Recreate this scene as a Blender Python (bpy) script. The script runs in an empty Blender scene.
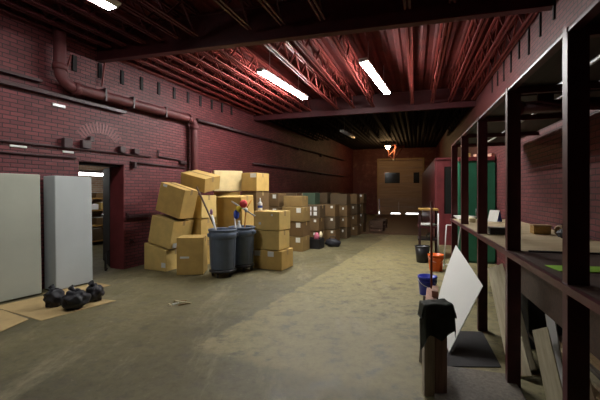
import bpy, bmesh, math, random
from mathutils import Vector, Matrix, Euler, noise
random.seed(7)
S = bpy.context.scene
COL = S.collection
R = math.radians
V = Vector

# ------------------------------------------------------------------ materials
def new_mat(name):
    m = bpy.data.materials.new(name); m.use_nodes = True
    nt = m.node_tree
    return m, nt, nt.nodes['Principled BSDF']

def mix_rgb(nt, fac, a, b, blend='MIX'):
    n = nt.nodes.new('ShaderNodeMix'); n.data_type = 'RGBA'; n.blend_type = blend
    for sock, v in ((n.inputs[0], fac), (n.inputs[6], a), (n.inputs[7], b)):
        if hasattr(v, 'is_linked') or hasattr(v, 'links'):
            nt.links.new(v, sock)
        elif isinstance(v, (int, float)):
            sock.default_value = v
        else:
            sock.default_value = (*v, 1) if len(v) == 3 else v
    return n.outputs[2]

def ramp(nt, src, stops):
    n = nt.nodes.new('ShaderNodeValToRGB')
    el = n.color_ramp.elements
    while len(el) < len(stops): el.new(0.5)
    for e, (p, c) in zip(el, stops):
        e.position = p; e.color = (*c, 1) if not isinstance(c, (int, float)) else (c, c, c, 1)
    nt.links.new(src, n.inputs[0])
    return n.outputs[0]

def coords(nt, kind='Object', scale=(1, 1, 1), rot=(0, 0, 0), loc=(0, 0, 0)):
    t = nt.nodes.new('ShaderNodeTexCoord'); mp = nt.nodes.new('ShaderNodeMapping')
    mp.inputs['Scale'].default_value = scale; mp.inputs['Rotation'].default_value = rot
    mp.inputs['Location'].default_value = loc
    nt.links.new(t.outputs[kind], mp.inputs[0]); return mp.outputs[0]

def nz(nt, vec, scale, detail=4, rough=.55):
    n = nt.nodes.new('ShaderNodeTexNoise'); n.inputs['Scale'].default_value = scale
    n.inputs['Detail'].default_value = detail; n.inputs['Roughness'].default_value = rough
    nt.links.new(vec, n.inputs['Vector']); return n.outputs[0]

def bump(nt, b, h, strength, dist=.02):
    n = nt.nodes.new('ShaderNodeBump'); n.inputs['Strength'].default_value = strength
    n.inputs['Distance'].default_value = dist
    nt.links.new(h, n.inputs['Height']); nt.links.new(n.outputs[0], b.inputs['Normal'])

def plain(name, col, rough=.6, metal=0, var=.18, vscale=9, bmp=.15, scale=(1, 1, 1)):
    m, nt, b = new_mat(name)
    v = coords(nt, scale=scale)
    n = nz(nt, v, vscale)
    lo = tuple(c * (1 - var) for c in col); hi = tuple(min(1, c * (1 + var)) for c in col)
    nt.links.new(ramp(nt, n, [(.3, lo), (.7, hi)]), b.inputs['Base Color'])
    b.inputs['Roughness'].default_value = rough; b.inputs['Metallic'].default_value = metal
    b.inputs['Specular IOR Level'].default_value = .25 if 'deck' in name else .5
    if bmp: bump(nt, b, n, bmp, .01)
    return m

def emit(name, col, s):
    m, nt, b = new_mat(name)
    b.inputs['Base Color'].default_value = (*col, 1)
    b.inputs['Emission Color'].default_value = (*col, 1); b.inputs['Emission Strength'].default_value = s
    return m

def brick(name, c1, c2, mortar, bw=.19, rh=.062, rough=.6, msize=.008, bstr=.6, patch=None, pstart=None):
    """painted brick laid in the object's own x-z plane"""
    m, nt, b = new_mat(name)
    t = nt.nodes.new('ShaderNodeTexCoord')
    sx = nt.nodes.new('ShaderNodeSeparateXYZ'); cx = nt.nodes.new('ShaderNodeCombineXYZ')
    nt.links.new(t.outputs['Object'], sx.inputs[0])
    nt.links.new(sx.outputs[0], cx.inputs[0]); nt.links.new(sx.outputs[2], cx.inputs[1])
    br = nt.nodes.new('ShaderNodeTexBrick')
    br.inputs['Scale'].default_value = 1; br.inputs['Brick Width'].default_value = bw
    br.inputs['Row Height'].default_value = rh; br.inputs['Mortar Size'].default_value = msize
    br.inputs['Mortar Smooth'].default_value = .3
    br.inputs['Color1'].default_value = (*c1, 1); br.inputs['Color2'].default_value = (*c2, 1)
    br.inputs['Mortar'].default_value = (*mortar, 1)
    n1 = nz(nt, t.outputs['Object'], 1.3, 5); n2 = nz(nt, t.outputs['Object'], 30, 3)
    wob = nt.nodes.new('ShaderNodeVectorMath'); wob.operation = 'SCALE'; wob.inputs['Scale'].default_value = .012
    nn = nt.nodes.new('ShaderNodeTexNoise'); nn.inputs['Scale'].default_value = 9
    nt.links.new(t.outputs['Object'], nn.inputs['Vector']); nt.links.new(nn.outputs['Color'], wob.inputs[0])
    ad = nt.nodes.new('ShaderNodeVectorMath'); nt.links.new(cx.outputs[0], ad.inputs[0]); nt.links.new(wob.outputs[0], ad.inputs[1])
    nt.links.new(ad.outputs[0], br.inputs['Vector'])
    col = mix_rgb(nt, .55, br.outputs['Color'], ramp(nt, n1, [(.3, (.35, .35, .35)), (.7, (1, 1, 1))]), 'MULTIPLY')
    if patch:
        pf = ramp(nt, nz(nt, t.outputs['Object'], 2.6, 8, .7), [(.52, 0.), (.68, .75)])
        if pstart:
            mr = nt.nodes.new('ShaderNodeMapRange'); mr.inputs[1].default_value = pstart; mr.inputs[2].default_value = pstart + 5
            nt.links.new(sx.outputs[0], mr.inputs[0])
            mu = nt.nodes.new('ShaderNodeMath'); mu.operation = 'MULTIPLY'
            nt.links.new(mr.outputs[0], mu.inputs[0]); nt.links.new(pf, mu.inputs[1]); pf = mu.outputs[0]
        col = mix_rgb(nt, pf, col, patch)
    nt.links.new(col, b.inputs['Base Color'])
    b.inputs['Roughness'].default_value = rough
    mth = nt.nodes.new('ShaderNodeMath'); mth.operation = 'MULTIPLY_ADD'
    nt.links.new(n2, mth.inputs[0]); mth.inputs[1].default_value = .35
    inv = nt.nodes.new('ShaderNodeMath'); inv.operation = 'SUBTRACT'; inv.inputs[0].default_value = 1
    nt.links.new(br.outputs['Fac'], inv.inputs[1]); nt.links.new(inv.outputs[0], mth.inputs[2])
    bump(nt, b, mth.outputs[0], bstr, .012)
    return m

def cardboard(name, col):
    m, nt, b = new_mat(name)
    v = coords(nt); n = nz(nt, v, 5, 5); n2 = nz(nt, coords(nt, scale=(60, 60, 4)), 3, 2)
    c = ramp(nt, n, [(.25, tuple(x * .84 for x in col)), (.75, tuple(x * 1.12 for x in col))])
    c = mix_rgb(nt, .25, c, ramp(nt, n2, [(.3, (.75, .75, .75)), (.7, (1, 1, 1))]), 'MULTIPLY')
    nt.links.new(c, b.inputs['Base Color']); b.inputs['Roughness'].default_value = .75
    bump(nt, b, n2, .12, .004)
    return m

def wood(name, col, dark, scale=(3, 40, 40), rough=.6):
    m, nt, b = new_mat(name)
    v = coords(nt, scale=scale); n = nz(nt, v, 1.2, 6, .65)
    nt.links.new(ramp(nt, n, [(.3, dark), (.65, col)]), b.inputs['Base Color'])
    b.inputs['Roughness'].default_value = rough; bump(nt, b, n, .2, .006)
    return m

def concrete():
    m, nt, b = new_mat('worn_concrete')
    v = coords(nt)
    n1 = nz(nt, v, .55, 8, .62); n2 = nz(nt, v, 4.5, 9, .7); n3 = nz(nt, v, 40, 4)
    st = nz(nt, coords(nt, scale=(2.2, .5, 1), rot=(0, 0, R(-22))), 1.1, 7, .7)
    base = ramp(nt, n1, [(.34, (.092, .079, .038)), (.5, (.155, .134, .064)), (.66, (.22, .19, .098))])
    # a second pour, paler and yellower, right of the slab joint
    sep = nt.nodes.new('ShaderNodeSeparateXYZ'); nt.links.new(v, sep.inputs[0])
    def lin(ax, ay, c):
        a = nt.nodes.new('ShaderNodeMath'); a.operation = 'MULTIPLY_ADD'
        nt.links.new(sep.outputs[0], a.inputs[0]); a.inputs[1].default_value = ax; a.inputs[2].default_value = c
        d = nt.nodes.new('ShaderNodeMath'); d.operation = 'MULTIPLY_ADD'
        nt.links.new(sep.outputs[1], d.inputs[0]); d.inputs[1].default_value = ay
        nt.links.new(a.outputs[0], d.inputs[2]); return d.outputs[0]
    j = lin(.905, -.425, 2.36)                         # signed distance from the joint line
    wob = nt.nodes.new('ShaderNodeMath'); wob.operation = 'MULTIPLY_ADD'
    nt.links.new(n2, wob.inputs[0]); wob.inputs[1].default_value = .16; nt.links.new(j, wob.inputs[2])
    g = lin(.425, .905, -2.55)                         # the pour starts a little way into the hall
    mul = nt.nodes.new('ShaderNodeMath'); mul.operation = 'MULTIPLY'
    nt.links.new(ramp(nt, wob.outputs[0], [(.07, 0.), (.11, 1.)]), mul.inputs[0])
    nt.links.new(ramp(nt, g, [(.0, 0.), (.15, 1.)]), mul.inputs[1])
    pale = ramp(nt, n2, [(.32, (.19, .163, .074)), (.5, (.275, .235, .110)), (.68, (.36, .312, .165))])
    c = mix_rgb(nt, mul.outputs[0], base, pale)
    c = mix_rgb(nt, ramp(nt, st, [(.53, 0.), (.68, .7)]), c, (.34, .295, .18))      # scuffed pale streaks
    c = mix_rgb(nt, ramp(nt, n2, [(.34, .75), (.46, 0.)]), c, (.075, .062, .034))     # dark stains
    n4 = nz(nt, v, 13, 6, .75)
    c = mix_rgb(nt, .8, c, ramp(nt, n4, [(.34, (.55, .55, .52)), (.5, (.9, .9, .9)), (.66, (1, 1, 1))]), 'MULTIPLY')
    c = mix_rgb(nt, ramp(nt, n4, [(.62, 0.), (.72, .6)]), c, (.40, .36, .24))
    c = mix_rgb(nt, .3, c, ramp(nt, n3, [(.3, (.6, .6, .6)), (.7, (1, 1, 1))]), 'MULTIPLY')
    nt.links.new(c, b.inputs['Base Color'])
    nt.links.new(ramp(nt, n2, [(.3, .45), (.7, .7)]), b.inputs['Roughness'])
    bump(nt, b, n2, .25, .02)
    return m

M = {}
RED = (.155, .028, .031)
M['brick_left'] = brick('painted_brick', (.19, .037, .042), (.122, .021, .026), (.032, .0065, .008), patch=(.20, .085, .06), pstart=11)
M['brick_right'] = brick('painted_brick_aisle', (.17, .036, .038), (.115, .023, .025), (.035, .008, .009), bstr=.6)
M['brick_far'] = brick('painted_brick_worn', (.20, .05, .045), (.16, .04, .036), (.07, .02, .02), patch=(.24, .13, .08))
M['brick_pale'] = brick('bare_brick', (.75, .52, .36), (.55, .33, .2), (.7, .62, .5), rough=.8)
M['red_paint'] = plain('red_paint', RED, .42, var=.25, vscale=4)
M['red_steel'] = plain('red_steel', (.25, .042, .036), .42, var=.25, vscale=5)
M['deck_red'] = plain('deck_red', (.085, .011, .0095), .75, var=.35, vscale=3)
M['deck_shaded'] = plain('deck_shaded', (.009, .006, .006), .85)  # deck colour darkened to stand in for the unlit far bays
M['pipe_red'] = plain('pipe_red', (.10, .022, .024), .6)
M['bracket'] = plain('bracket_lit', (.62, .22, .16), .5)  # red strut colour lightened for the lamp's glow on it
M['rack_red'] = plain('rack_red', (.075, .014, .017), .42, var=.25, vscale=6)
M['maroon'] = plain('maroon_paint', (.075, .014, .017), .45)
M['dark'] = plain('flat_black', (.010, .008, .009), .8)
M['conduit'] = plain('dark_conduit', (.035, .012, .014), .5)
M['grey_metal'] = plain('grey_metal', (.42, .43, .44), .35, .8)
M['white_metal'] = plain('white_enamel', (.72, .72, .72), .4, var=.05)
M['tube'] = emit('lit_tube', (1, .985, .95), 165)
M['tube_dim'] = emit('lit_tube_dim', (1, .985, .95), 64)
M['tube_side'] = emit('lit_tube_side', (1, .97, .93), 17)
M['bulb'] = emit('lit_bulb', (1, .62, .28), 150)
M['dead_tube'] = plain('unlit_tube', (.5, .5, .5), .3, var=.05)
M['card'] = cardboard('cardboard', (.58, .375, .110))
M['card_pale'] = cardboard('cardboard_pale', (.70, .49, .165))
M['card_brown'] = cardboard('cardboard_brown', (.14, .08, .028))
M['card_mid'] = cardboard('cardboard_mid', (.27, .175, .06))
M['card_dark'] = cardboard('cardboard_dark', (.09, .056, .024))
M['card_green'] = cardboard('cardboard_dark_green', (.05, .085, .05))
M['card_lit'] = cardboard('cardboard_lit', (.78, .62, .32))  # cardboard lightened so one unlit box front looks lit
M['card_floor'] = cardboard('cardboard_floor', (.46, .33, .15))
M['tape'] = plain('packing_tape', (.44, .31, .15), .22, var=.06, bmp=0)
M['paper'] = plain('white_paper', (.78, .77, .72), .7, var=.06)
M['concrete'] = concrete()
M['foam'] = plain('white_board', (.455, .49, .49), .55, var=.05, vscale=2, bmp=.03)
M['foam_cream'] = plain('cream_board', (.40, .415, .345), .55, var=.06, vscale=2, bmp=.03)
M['white_sheet'] = plain('white_sheet', (.88, .87, .81), .5, var=.03, vscale=2, bmp=.03)
M['bag'] = plain('black_bag', (.008, .008, .013), .6, var=.3, vscale=14, bmp=.5)
M['can'] = plain('grey_plastic', (.11, .14, .195), .42, var=.10, vscale=6, bmp=.05)
M['black_plastic'] = plain('black_plastic', (.016, .016, .018), .4)
M['brown_wood'] = wood('brown_wood', (.13, .065, .032), (.05, .025, .014))
M['dark_wood'] = wood('dark_wood', (.075, .038, .024), (.03, .016, .011))
M['shade_board'] = wood('shaded_board', (.030, .022, .02), (.014, .011, .010))  # dark tone stands in for the shaded undersides of the boards
M['ply'] = wood('plywood', (.50, .40, .24), (.36, .27, .15), scale=(2, 14, 14))
M['pale_wood'] = wood('pale_wood', (.78, .70, .47), (.52, .43, .25), scale=(25, 25, 2.2))
M['tan_wood'] = wood('tan_wood', (.42, .29, .15), (.25, .16, .08), scale=(25, 25, 2.2))
M['grey_wood'] = wood('grey_wood', (.20, .17, .13), (.09, .075, .06), scale=(30, 30, 2.5))
M['leg_wood'] = wood('grey_post', (.62, .54, .42), (.34, .28, .21), scale=(30, 30, 2.5))
M['leg_brown'] = wood('brown_post', (.42, .26, .19), (.2, .12, .09), scale=(30, 30, 2.5))
M['pink_wood'] = wood('pinkish_timber', (.62, .34, .24), (.42, .20, .14), scale=(20, 4, 20))
M['yellow_wood'] = wood('yellow_wood', (.45, .26, .06), (.3, .16, .04))
M['door_wood'] = wood('door_planks', (.42, .30, .20), (.30, .20, .13), scale=(.6, 1, 8))
M['glass_dark'] = plain('dark_glass', (.02, .022, .02), .12, var=0, bmp=0)
M['green'] = plain('green_paint', (.018, .13, .07), .45, var=.12, vscale=3)
M['blue'] = plain('blue_plastic', (.025, .04, .42), .35, var=.08)
M['orange'] = plain('orange_plastic', (.85, .14, .02), .35, var=.08)
M['red_plastic'] = plain('red_fluff', (.70, .06, .07), .8)
M['yellow'] = plain('yellow_fluff', (.75, .55, .05), .8)
M['blue_fluff'] = plain('blue_fluff', (.05, .09, .45), .8)
M['orange_stick'] = plain('orange_stick', (.72, .33, .07), .5)
M['white_plastic'] = plain('white_plastic', (.78, .78, .76), .4, var=.04, bmp=0)
M['purple'] = plain('purple_tip', (.35, .16, .32), .5)
M['rag'] = plain('dark_rag', (.050, .056, .040), .6, var=.4, vscale=12, bmp=.6)
M['tape_green'] = plain('green_tape', (.30, .60, .06), .5)
M['pink'] = plain('pink_cloth', (.50, .13, .19), .8)
M['rust'] = plain('rusty_rod', (.24, .06, .035), .55)
M['outside'] = plain('bright_paving', (.85, .85, .85), .9, var=.03)

# ------------------------------------------------------------------ mesh building
class MB:
    def __init__(s): s.bm = bmesh.new()
    def box(s, c, size, rot=None, bevel=0):
        r = bmesh.ops.create_cube(s.bm, size=1)
        mt = Matrix.Translation(V(c)) @ (rot.to_4x4() if rot else Matrix.Identity(4)) @ Matrix.Diagonal((*size, 1))
        bmesh.ops.transform(s.bm, matrix=mt, verts=r['verts'])
        if bevel:
            es = list({e for v in r['verts'] for e in v.link_edges})
            bmesh.ops.bevel(s.bm, geom=es, offset=bevel, segments=2, affect='EDGES', profile=.5)
        return s
    def hexa(s, p, bevel=0):
        """eight points: bottom ring then top ring"""
        vs = [s.bm.verts.new(q) for q in p]
        for f in ((3, 2, 1, 0), (4, 5, 6, 7), (0, 1, 5, 4), (1, 2, 6, 5), (2, 3, 7, 6), (3, 0, 4, 7)):
            s.bm.faces.new([vs[i] for i in f])
        if bevel:
            es = list({e for v in vs for e in v.link_edges})
            bmesh.ops.bevel(s.bm, geom=es, offset=bevel, segments=2, affect='EDGES', profile=.5)
        return s
    def bar(s, p, q, w, h=None, up=(0, 0, 1)):
        p, q = V(p), V(q); h = h or w
        d = q - p; L = d.length; x = d.normalized(); u = V(up)
        y = u.cross(x)
        if y.length < 1e-4: y = V((0, 1, 0)).cross(x)
        y.normalize(); z = x.cross(y)
        m = Matrix((x, y, z)).transposed()
        return s.box((p + q) / 2, (L, w, h), m)
    def tube(s, pts, r, seg=10, cap=True):
        pts = [V(p) for p in pts]; rings = []
        rr = r if isinstance(r, (list, tuple)) else [r] * len(pts)
        for i, p in enumerate(pts):
            a = pts[max(0, i - 1)]; b = pts[min(len(pts) - 1, i + 1)]
            d = (b - a).normalized(); u = V((0, 0, 1)) if abs(d.z) < .95 else V((1, 0, 0))
            x = d.cross(u).normalized(); y = d.cross(x)
            rings.append([s.bm.verts.new(p + (x * math.cos(t) + y * math.sin(t)) * rr[i]) for t in [2 * math.pi * k / seg for k in range(seg)]])
        for a, b in zip(rings, rings[1:]):
            for k in range(seg):
                s.bm.faces.new((a[k], a[(k + 1) % seg], b[(k + 1) % seg], b[k])).smooth = True
        if cap:
            s.bm.faces.new(rings[0][::-1]); s.bm.faces.new(rings[-1])
        return s
    def lathe(s, prof, c=(0, 0, 0), seg=28, closed_top=True, closed_bottom=True):
        c = V(c); rings = []
        for r, z in prof:
            rings.append([s.bm.verts.new(c + V((r * math.cos(2 * math.pi * k / seg), r * math.sin(2 * math.pi * k / seg), z))) for k in range(seg)])
        for a, b in zip(rings, rings[1:]):
            for k in range(seg):
                s.bm.faces.new((a[k], a[(k + 1) % seg], b[(k + 1) % seg], b[k])).smooth = True
        if closed_bottom: s.bm.faces.new(rings[0][::-1])
        if closed_top: s.bm.faces.new(rings[-1])
        return s
    def slab(s, poly, z0, z1):
        """a polygon in plan given thickness"""
        lo = [s.bm.verts.new((x, y, z0)) for x, y in poly]; hi = [s.bm.verts.new((x, y, z1)) for x, y in poly]
        n = len(poly)
        s.bm.faces.new(lo[::-1]); s.bm.faces.new(hi)
        for i in range(n): s.bm.faces.new((lo[i], lo[(i + 1) % n], hi[(i + 1) % n], hi[i]))
        return s
    def blob(s, c, size, amp=.15, freq=2.5, sub=3, seed=0, floor=None):
        r = bmesh.ops.create_icosphere(s.bm, subdivisions=sub, radius=1)
        for v in r['verts']:
            n = noise.noise(v.co * freq + V((seed * 7.3, seed * 3.1, 0)))
            v.co = v.co * (1 + amp * n)
            v.co = V((v.co.x * size[0], v.co.y * size[1], v.co.z * size[2])) + V(c)
            if floor is not None and v.co.z < floor: v.co.z = floor
        for f in s.bm.faces: f.smooth = True
        return s
    def build(s, name, mat, parent=None):
        bmesh.ops.recalc_face_normals(s.bm, faces=s.bm.faces)
        me = bpy.data.meshes.new(name); s.bm.to_mesh(me); s.bm.free()
        me.materials.append(M[mat] if isinstance(mat, str) else mat)
        o = bpy.data.objects.new(name, me); COL.objects.link(o)
        if parent: o.parent = parent
        return o

def tag(o, label=None, cat=None, group=None, kind=None):
    if label: o['label'] = label
    if cat: o['category'] = cat
    if group: o['group'] = group
    if kind: o['kind'] = kind
    return o
def thing(name, label, cat, loc=(0, 0, 0), rz=0, group=None, mat=None):
    o = bpy.data.objects.new(name, None); COL.objects.link(o); o.empty_display_size = .1
    if mat is not None: o.matrix_world = mat
    else: o.location = loc; o.rotation_euler = (0, 0, rz)
    return tag(o, label, cat, group)
def struct(o): return tag(o, kind='structure')

# ------------------------------------------------------------------ the hall's outline
def left_x(y): return -6.2 + .41 * y
def right_x(y): return 1.854 + .307 * y
UL = V((.41, 1, 0)).normalized(); AL = math.atan2(UL.y, UL.x)
NL = V((UL.y, -UL.x, 0))                              # out of the left wall into the hall
LW = Matrix.Translation((-6.2, 0, 0)) @ Matrix.Rotation(AL, 4, 'Z')     # local x along the wall, local -y into the hall
UR = V((.307, 1, 0)).normalized(); AR = math.atan2(UR.y, UR.x)
RW = Matrix.Translation((1.854, 0, 0)) @ Matrix.Rotation(AR, 4, 'Z')    # local x along the wall, local +y into the hall
LINES = [((-7.1, -2.2), (.626, -4.0)), ((-5.83, .9), (1.578, -.9)), ((-3.617, 6.3), (3.22, 4.45)), ((-1.485, 11.5), (4.80, 9.6)),
         ((.852, 17.2), (6.643, 15.6)), ((3.64, 24.0), (8.823, 22.7))]
def across(i, t):
    a, b = LINES[i]; return V((a[0] + (b[0] - a[0]) * t, a[1] + (b[1] - a[1]) * t, 0))
H = 4.46

# floor
fl = MB().slab([(-13, -6), (14, -6), (14, 30), (-13, 30)], -.15, 0).build('floor', 'concrete'); struct(fl)
# dark plank floor in front of the far door
pf = MB()
for k in range(14):
    y0 = 12.7 + k * .72
    pf.slab([(left_x(y0) + 2.9 - (y0 - 12.7) * .09, y0), (right_x(y0) - .4, y0 - .9), (right_x(y0 + .7) - .4, y0 - .2), (left_x(y0 + .7) + 2.9 - (y0 + .7 - 12.7) * .09, y0 + .7)], .001, .02)
struct(pf.build('floor_planking', 'brown_wood'))

# left wall with its doorway (local frame)
D0, D1, DZ, TH = 6.43, 7.34, 2.03, .36
wl = MB()
wl.box(((-3 + D0) / 2, TH / 2, H / 2), (D0 + 3, TH, H)); wl.box(((27 + D1) / 2, TH / 2, H / 2), (27 - D1, TH, H))
wl.box(((D0 + D1) / 2, TH / 2, (H + DZ) / 2), (D1 - D0, TH, H - DZ))
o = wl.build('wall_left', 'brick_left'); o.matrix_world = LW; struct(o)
wr = MB().box((10, -.15, H / 2), (32, .3, H)); o = wr.build('wall_right', 'brick_right'); o.matrix_world = RW; struct(o)
bl, brr = across(0, -.05), across(0, 1.05)
o = MB().bar((bl.x, bl.y, H / 2), (brr.x, brr.y, H / 2), .3, H).build('wall_back', 'maroon'); struct(o)

# far wall with the opening for the loading door
fa, fb = across(5, 0), across(5, 1)
uf = (fb - fa).normalized(); FW = Matrix.Translation(fa) @ Matrix.Rotation(math.atan2(uf.y, uf.x), 4, 'Z')
LF = (fb - fa).length
d0, d1, dz = 1.72, 4.52, 3.62
wf = MB()
wf.box((d0 / 2 - .3, .15, H / 2), (d0 + .6, .3, H)); wf.box(((d1 + LF + .6) / 2, .15, H / 2), (LF + .6 - d1, .3, H)); wf.box(((d0 + d1) / 2, .15, (H + dz) / 2), (d1 - d0, .3, H - dz))
o = wf.build('wall_far', 'brick_far'); o.matrix_world = FW; struct(o)
# sectional door: six sections, the lowest one stands off the sill so daylight shows in two gaps
dd = bpy.data.objects.new('door_2', None); COL.objects.link(dd); dd.matrix_world = FW; struct(dd)
n = 7; hh = dz / n
for k in range(n):
    m = MB(); z0 = k * hh
    x0 = d0 + (.05 if k < 2 else 0)
    if k == 0:
        m.box(((x0 + d1) / 2, .12, (hh + .10) / 2 + .0), (d1 - x0, .05, hh - .12), bevel=.006)
        m.box((d0 + .42, .12, .055), (.75, .05, .11)); m.box((d0 + 1.57, .12, .055), (.36, .05, .11)); m.box((d1 - .10, .12, .055), (.2, .05, .11))
    else:
        m.box(((x0 + d1) / 2, .12, z0 + hh / 2), (d1 - x0, .05, hh - .012), bevel=.006)
    m.build('door_section', 'door_wood', dd)
for xc, w in ((d0 + .88, 1.02), (d0 + 2.42, .42)):
    f = MB()
    z0, z1 = 2.06, 2.82
    f.bar((xc - w / 2, .085, z0), (xc + w / 2, .085, z0), .05, .05); f.bar((xc - w / 2, .085, z1), (xc + w / 2, .085, z1), .05, .05)
    f.bar((xc - w / 2, .085, z0), (xc - w / 2, .085, z1), .05, .05); f.bar((xc + w / 2, .085, z0), (xc + w / 2, .085, z1), .05, .05)
    f.build('window_frame', 'door_wood', dd)
    MB().box((xc, .088, (z0 + z1) / 2), (w - .05, .012, z1 - z0 - .05)).build('window_pane', 'glass_dark', dd)
MB().bar((d0 + 1.30, .07, .12), (d0 + 1.30, .07, .85), .025).build('white_bar', 'white_metal', dd)  # narrow white upright on the door face
fr = MB(); fr.box((d0 - .05, -.02, dz / 2), (.1, .06, dz)); fr.box((d1 + .05, -.02, dz / 2), (.1, .06, dz)); fr.box(((d0 + d1) / 2, -.02, dz + .06), (d1 - d0 + .2, .06, .12))
fr.build('door_frame', 'tan_wood', dd)
# daylight yard beyond the door
yard = MB().box((3.1, 1.6, -.05), (7, 2.4, .14)).build('ground_yard', 'outside'); yard.matrix_world = FW; struct(yard)
sky = bpy.data.lights.new('yard_daylight', 'AREA'); sky.energy = 900; sky.size = 3; sky.color = (.92, .95, 1)
so = bpy.data.objects.new('yard_daylight', sky); COL.objects.link(so)
so.location = FW @ V((3.1, 2.4, 3.2)); 

# roof deck: ribbed steel in bays between the beams
NR = 30
prof = [(0, 0), (.28, 0), (.42, .03), (.86, .03)]
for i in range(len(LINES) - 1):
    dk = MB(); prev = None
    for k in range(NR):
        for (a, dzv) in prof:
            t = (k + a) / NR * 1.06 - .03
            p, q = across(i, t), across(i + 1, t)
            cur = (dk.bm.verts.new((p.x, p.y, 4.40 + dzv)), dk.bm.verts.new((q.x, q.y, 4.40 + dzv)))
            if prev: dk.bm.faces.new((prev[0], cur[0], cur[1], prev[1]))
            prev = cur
    struct(dk.build('ceiling', 'deck_red' if i < 3 else 'deck_shaded'))
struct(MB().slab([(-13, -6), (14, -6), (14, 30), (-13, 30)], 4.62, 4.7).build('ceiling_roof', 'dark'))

# main beams
for i in (1, 2, 3):
    a, b = across(i, -.02), across(i, 1.02)
    m = MB(); d = (b - a).normalized()
    m.bar((a.x, a.y, 4.12), (b.x, b.y, 4.12), .08, .54)
    m.bar((a.x, a.y, 3.855), (b.x, b.y, 3.855), .13, .03); m.bar((a.x, a.y, 4.385), (b.x, b.y, 4.385), .13, .03)
    struct(m.build('ceiling_beam', 'maroon'))

# open-web joists, each one object
def joist(p, q, name='ceiling_joist', mat='red_steel'):
    m = MB(); d = (q - p); L = d.length; d.normalize(); side = V((-d.y, d.x, 0))
    zb, zt = 4.0, 4.37
    for s in (-1, 1):
        o = side * .032 * s
        m.bar(p + o + d * .16 + V((0, 0, zb)), q + o - d * .16 + V((0, 0, zb)), .030, .030)
        m.bar(p + o + d * .14 + V((0, 0, zt)), q + o - d * .14 + V((0, 0, zt)), .034, .034)
    nseg = max(2, int(L / .34)); step = (L - .36) / nseg
    for k in range(nseg):
        a = p + d * (.18 + step * k); b = p + d * (.18 + step * (k + 1))
        za, zc = (zb, zt) if k % 2 == 0 else (zt, zb)
        m.bar(a + V((0, 0, za)), b + V((0, 0, zc)), .026)
    struct(m.build(name, mat))
JT = (.012, .055, .10, .155, .205, .25, .295, .425, .50, .585, .75, .83, .90, .95, .988)
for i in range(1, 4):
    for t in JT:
        joist(across(i, t), across(i + 1, t), mat='red_steel' if i == 2 else ('deck_shaded' if i == 3 else 'maroon'))  # joists outside the lit bay take darker paint in place of shade
# bridging across the joists
for i, f in ((1, .62),):
    a = across(i, .0) * (1 - f) + across(i + 1, .0) * f; b = across(i, 1.) * (1 - f) + across(i + 1, 1.) * f
    struct(MB().bar((a.x, a.y, 3.975), (b.x, b.y, 3.975), .03, .02).build('ceiling_bridging', 'red_steel'))

# ------------------------------------------------------------------ on the left wall
def on_left(name, label, cat, s, z, group=None, off=0):
    return thing(name, label, cat, mat=LW @ Matrix.Translation((s, -off, z)), group=group)
# big drain pipe: drops from the roof, runs along the wall, drops again
pp = on_left('wall_pipe', 'thick maroon drain pipe running along the left brick wall with two elbows', 'pipe', 0, 0)
def arc(c, a, b, r, n=6):
    """corner c, from direction a to direction b"""
    c, a, b = V(c), V(a), V(b); out = []
    for k in range(n + 1):
        t = k / n * math.pi / 2
        out.append(c + a * r * (1 - math.sin(t)) + b * r * (1 - math.cos(t)))
    return out
PY = -.17
MB().tube([(6.0, PY, 4.4)] + arc((6.0, PY, 3.19), (0, 0, 1), (1, 0, 0), .24) + arc((9.2, PY, 3.24), (-1, 0, 0), (0, 0, -1), .16) + [(9.2, PY, .05)], .088, 16).build('pipe_run', 'pipe_red', pp)
for s_, z_, ax in ((6.0, 3.46, 'z'), (6.26, 3.19, 'x'), (9.0, 3.235, 'x'), (9.2, 3.05, 'z')):
    d = V((0, 0, .05)) if ax == 'z' else V((.05, 0, 0))
    MB().tube([V((s_, PY, z_)) - d, V((s_, PY, z_)) + d], .104, 16).build('pipe_collar', 'pipe_red', pp)
for s_ in (6.75, 7.35, 8.2):
    MB().tube([(s_, PY, 3.31), (s_, -.02, 3.31)], .014, 8).bar((s_, PY, 3.10), (s_, PY, 3.32), .03, .19).build('pipe_hanger', 'conduit', pp)
# ledge under the pipe
t_ = on_left('wall_ledge', 'narrow dark ledge fixed to the brick just under the drain pipe', 'ledge', 0, 0)
MB().box((3.2, -.05, 3.03), (8.2, .10, .05)).box((2.45, -.045, 3.19), (6.7, .09, .04)).build('ledge_board', 'conduit', t_)
t_ = on_left('thin_pipe', 'thin dark pipe along the left wall past the drain elbow', 'pipe', 0, 0)
MB().tube([(9.4, -.09, 3.29), (14, -.09, 3.34), (23.5, -.09, 3.46)], .04, 10).build('pipe_run', 'conduit', t_)
for s_ in (11, 13.5, 16, 19): MB().box((s_, -.055, 3.33), (.05, .10, .12)).build('pipe_clip', 'conduit', t_)
t_ = on_left('thin_pipe', 'thin dark pipe low on the left wall above the far cartons', 'pipe', 0, 0)
MB().tube([(12.2, -.07, 2.42), (23.5, -.07, 2.46)], .03, 10).build('pipe_run', 'conduit', t_)
for s_ in (13, 16, 19): MB().box((s_, -.05, 2.43), (.05, .08, .1)).build('pipe_clip', 'conduit', t_)
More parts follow.
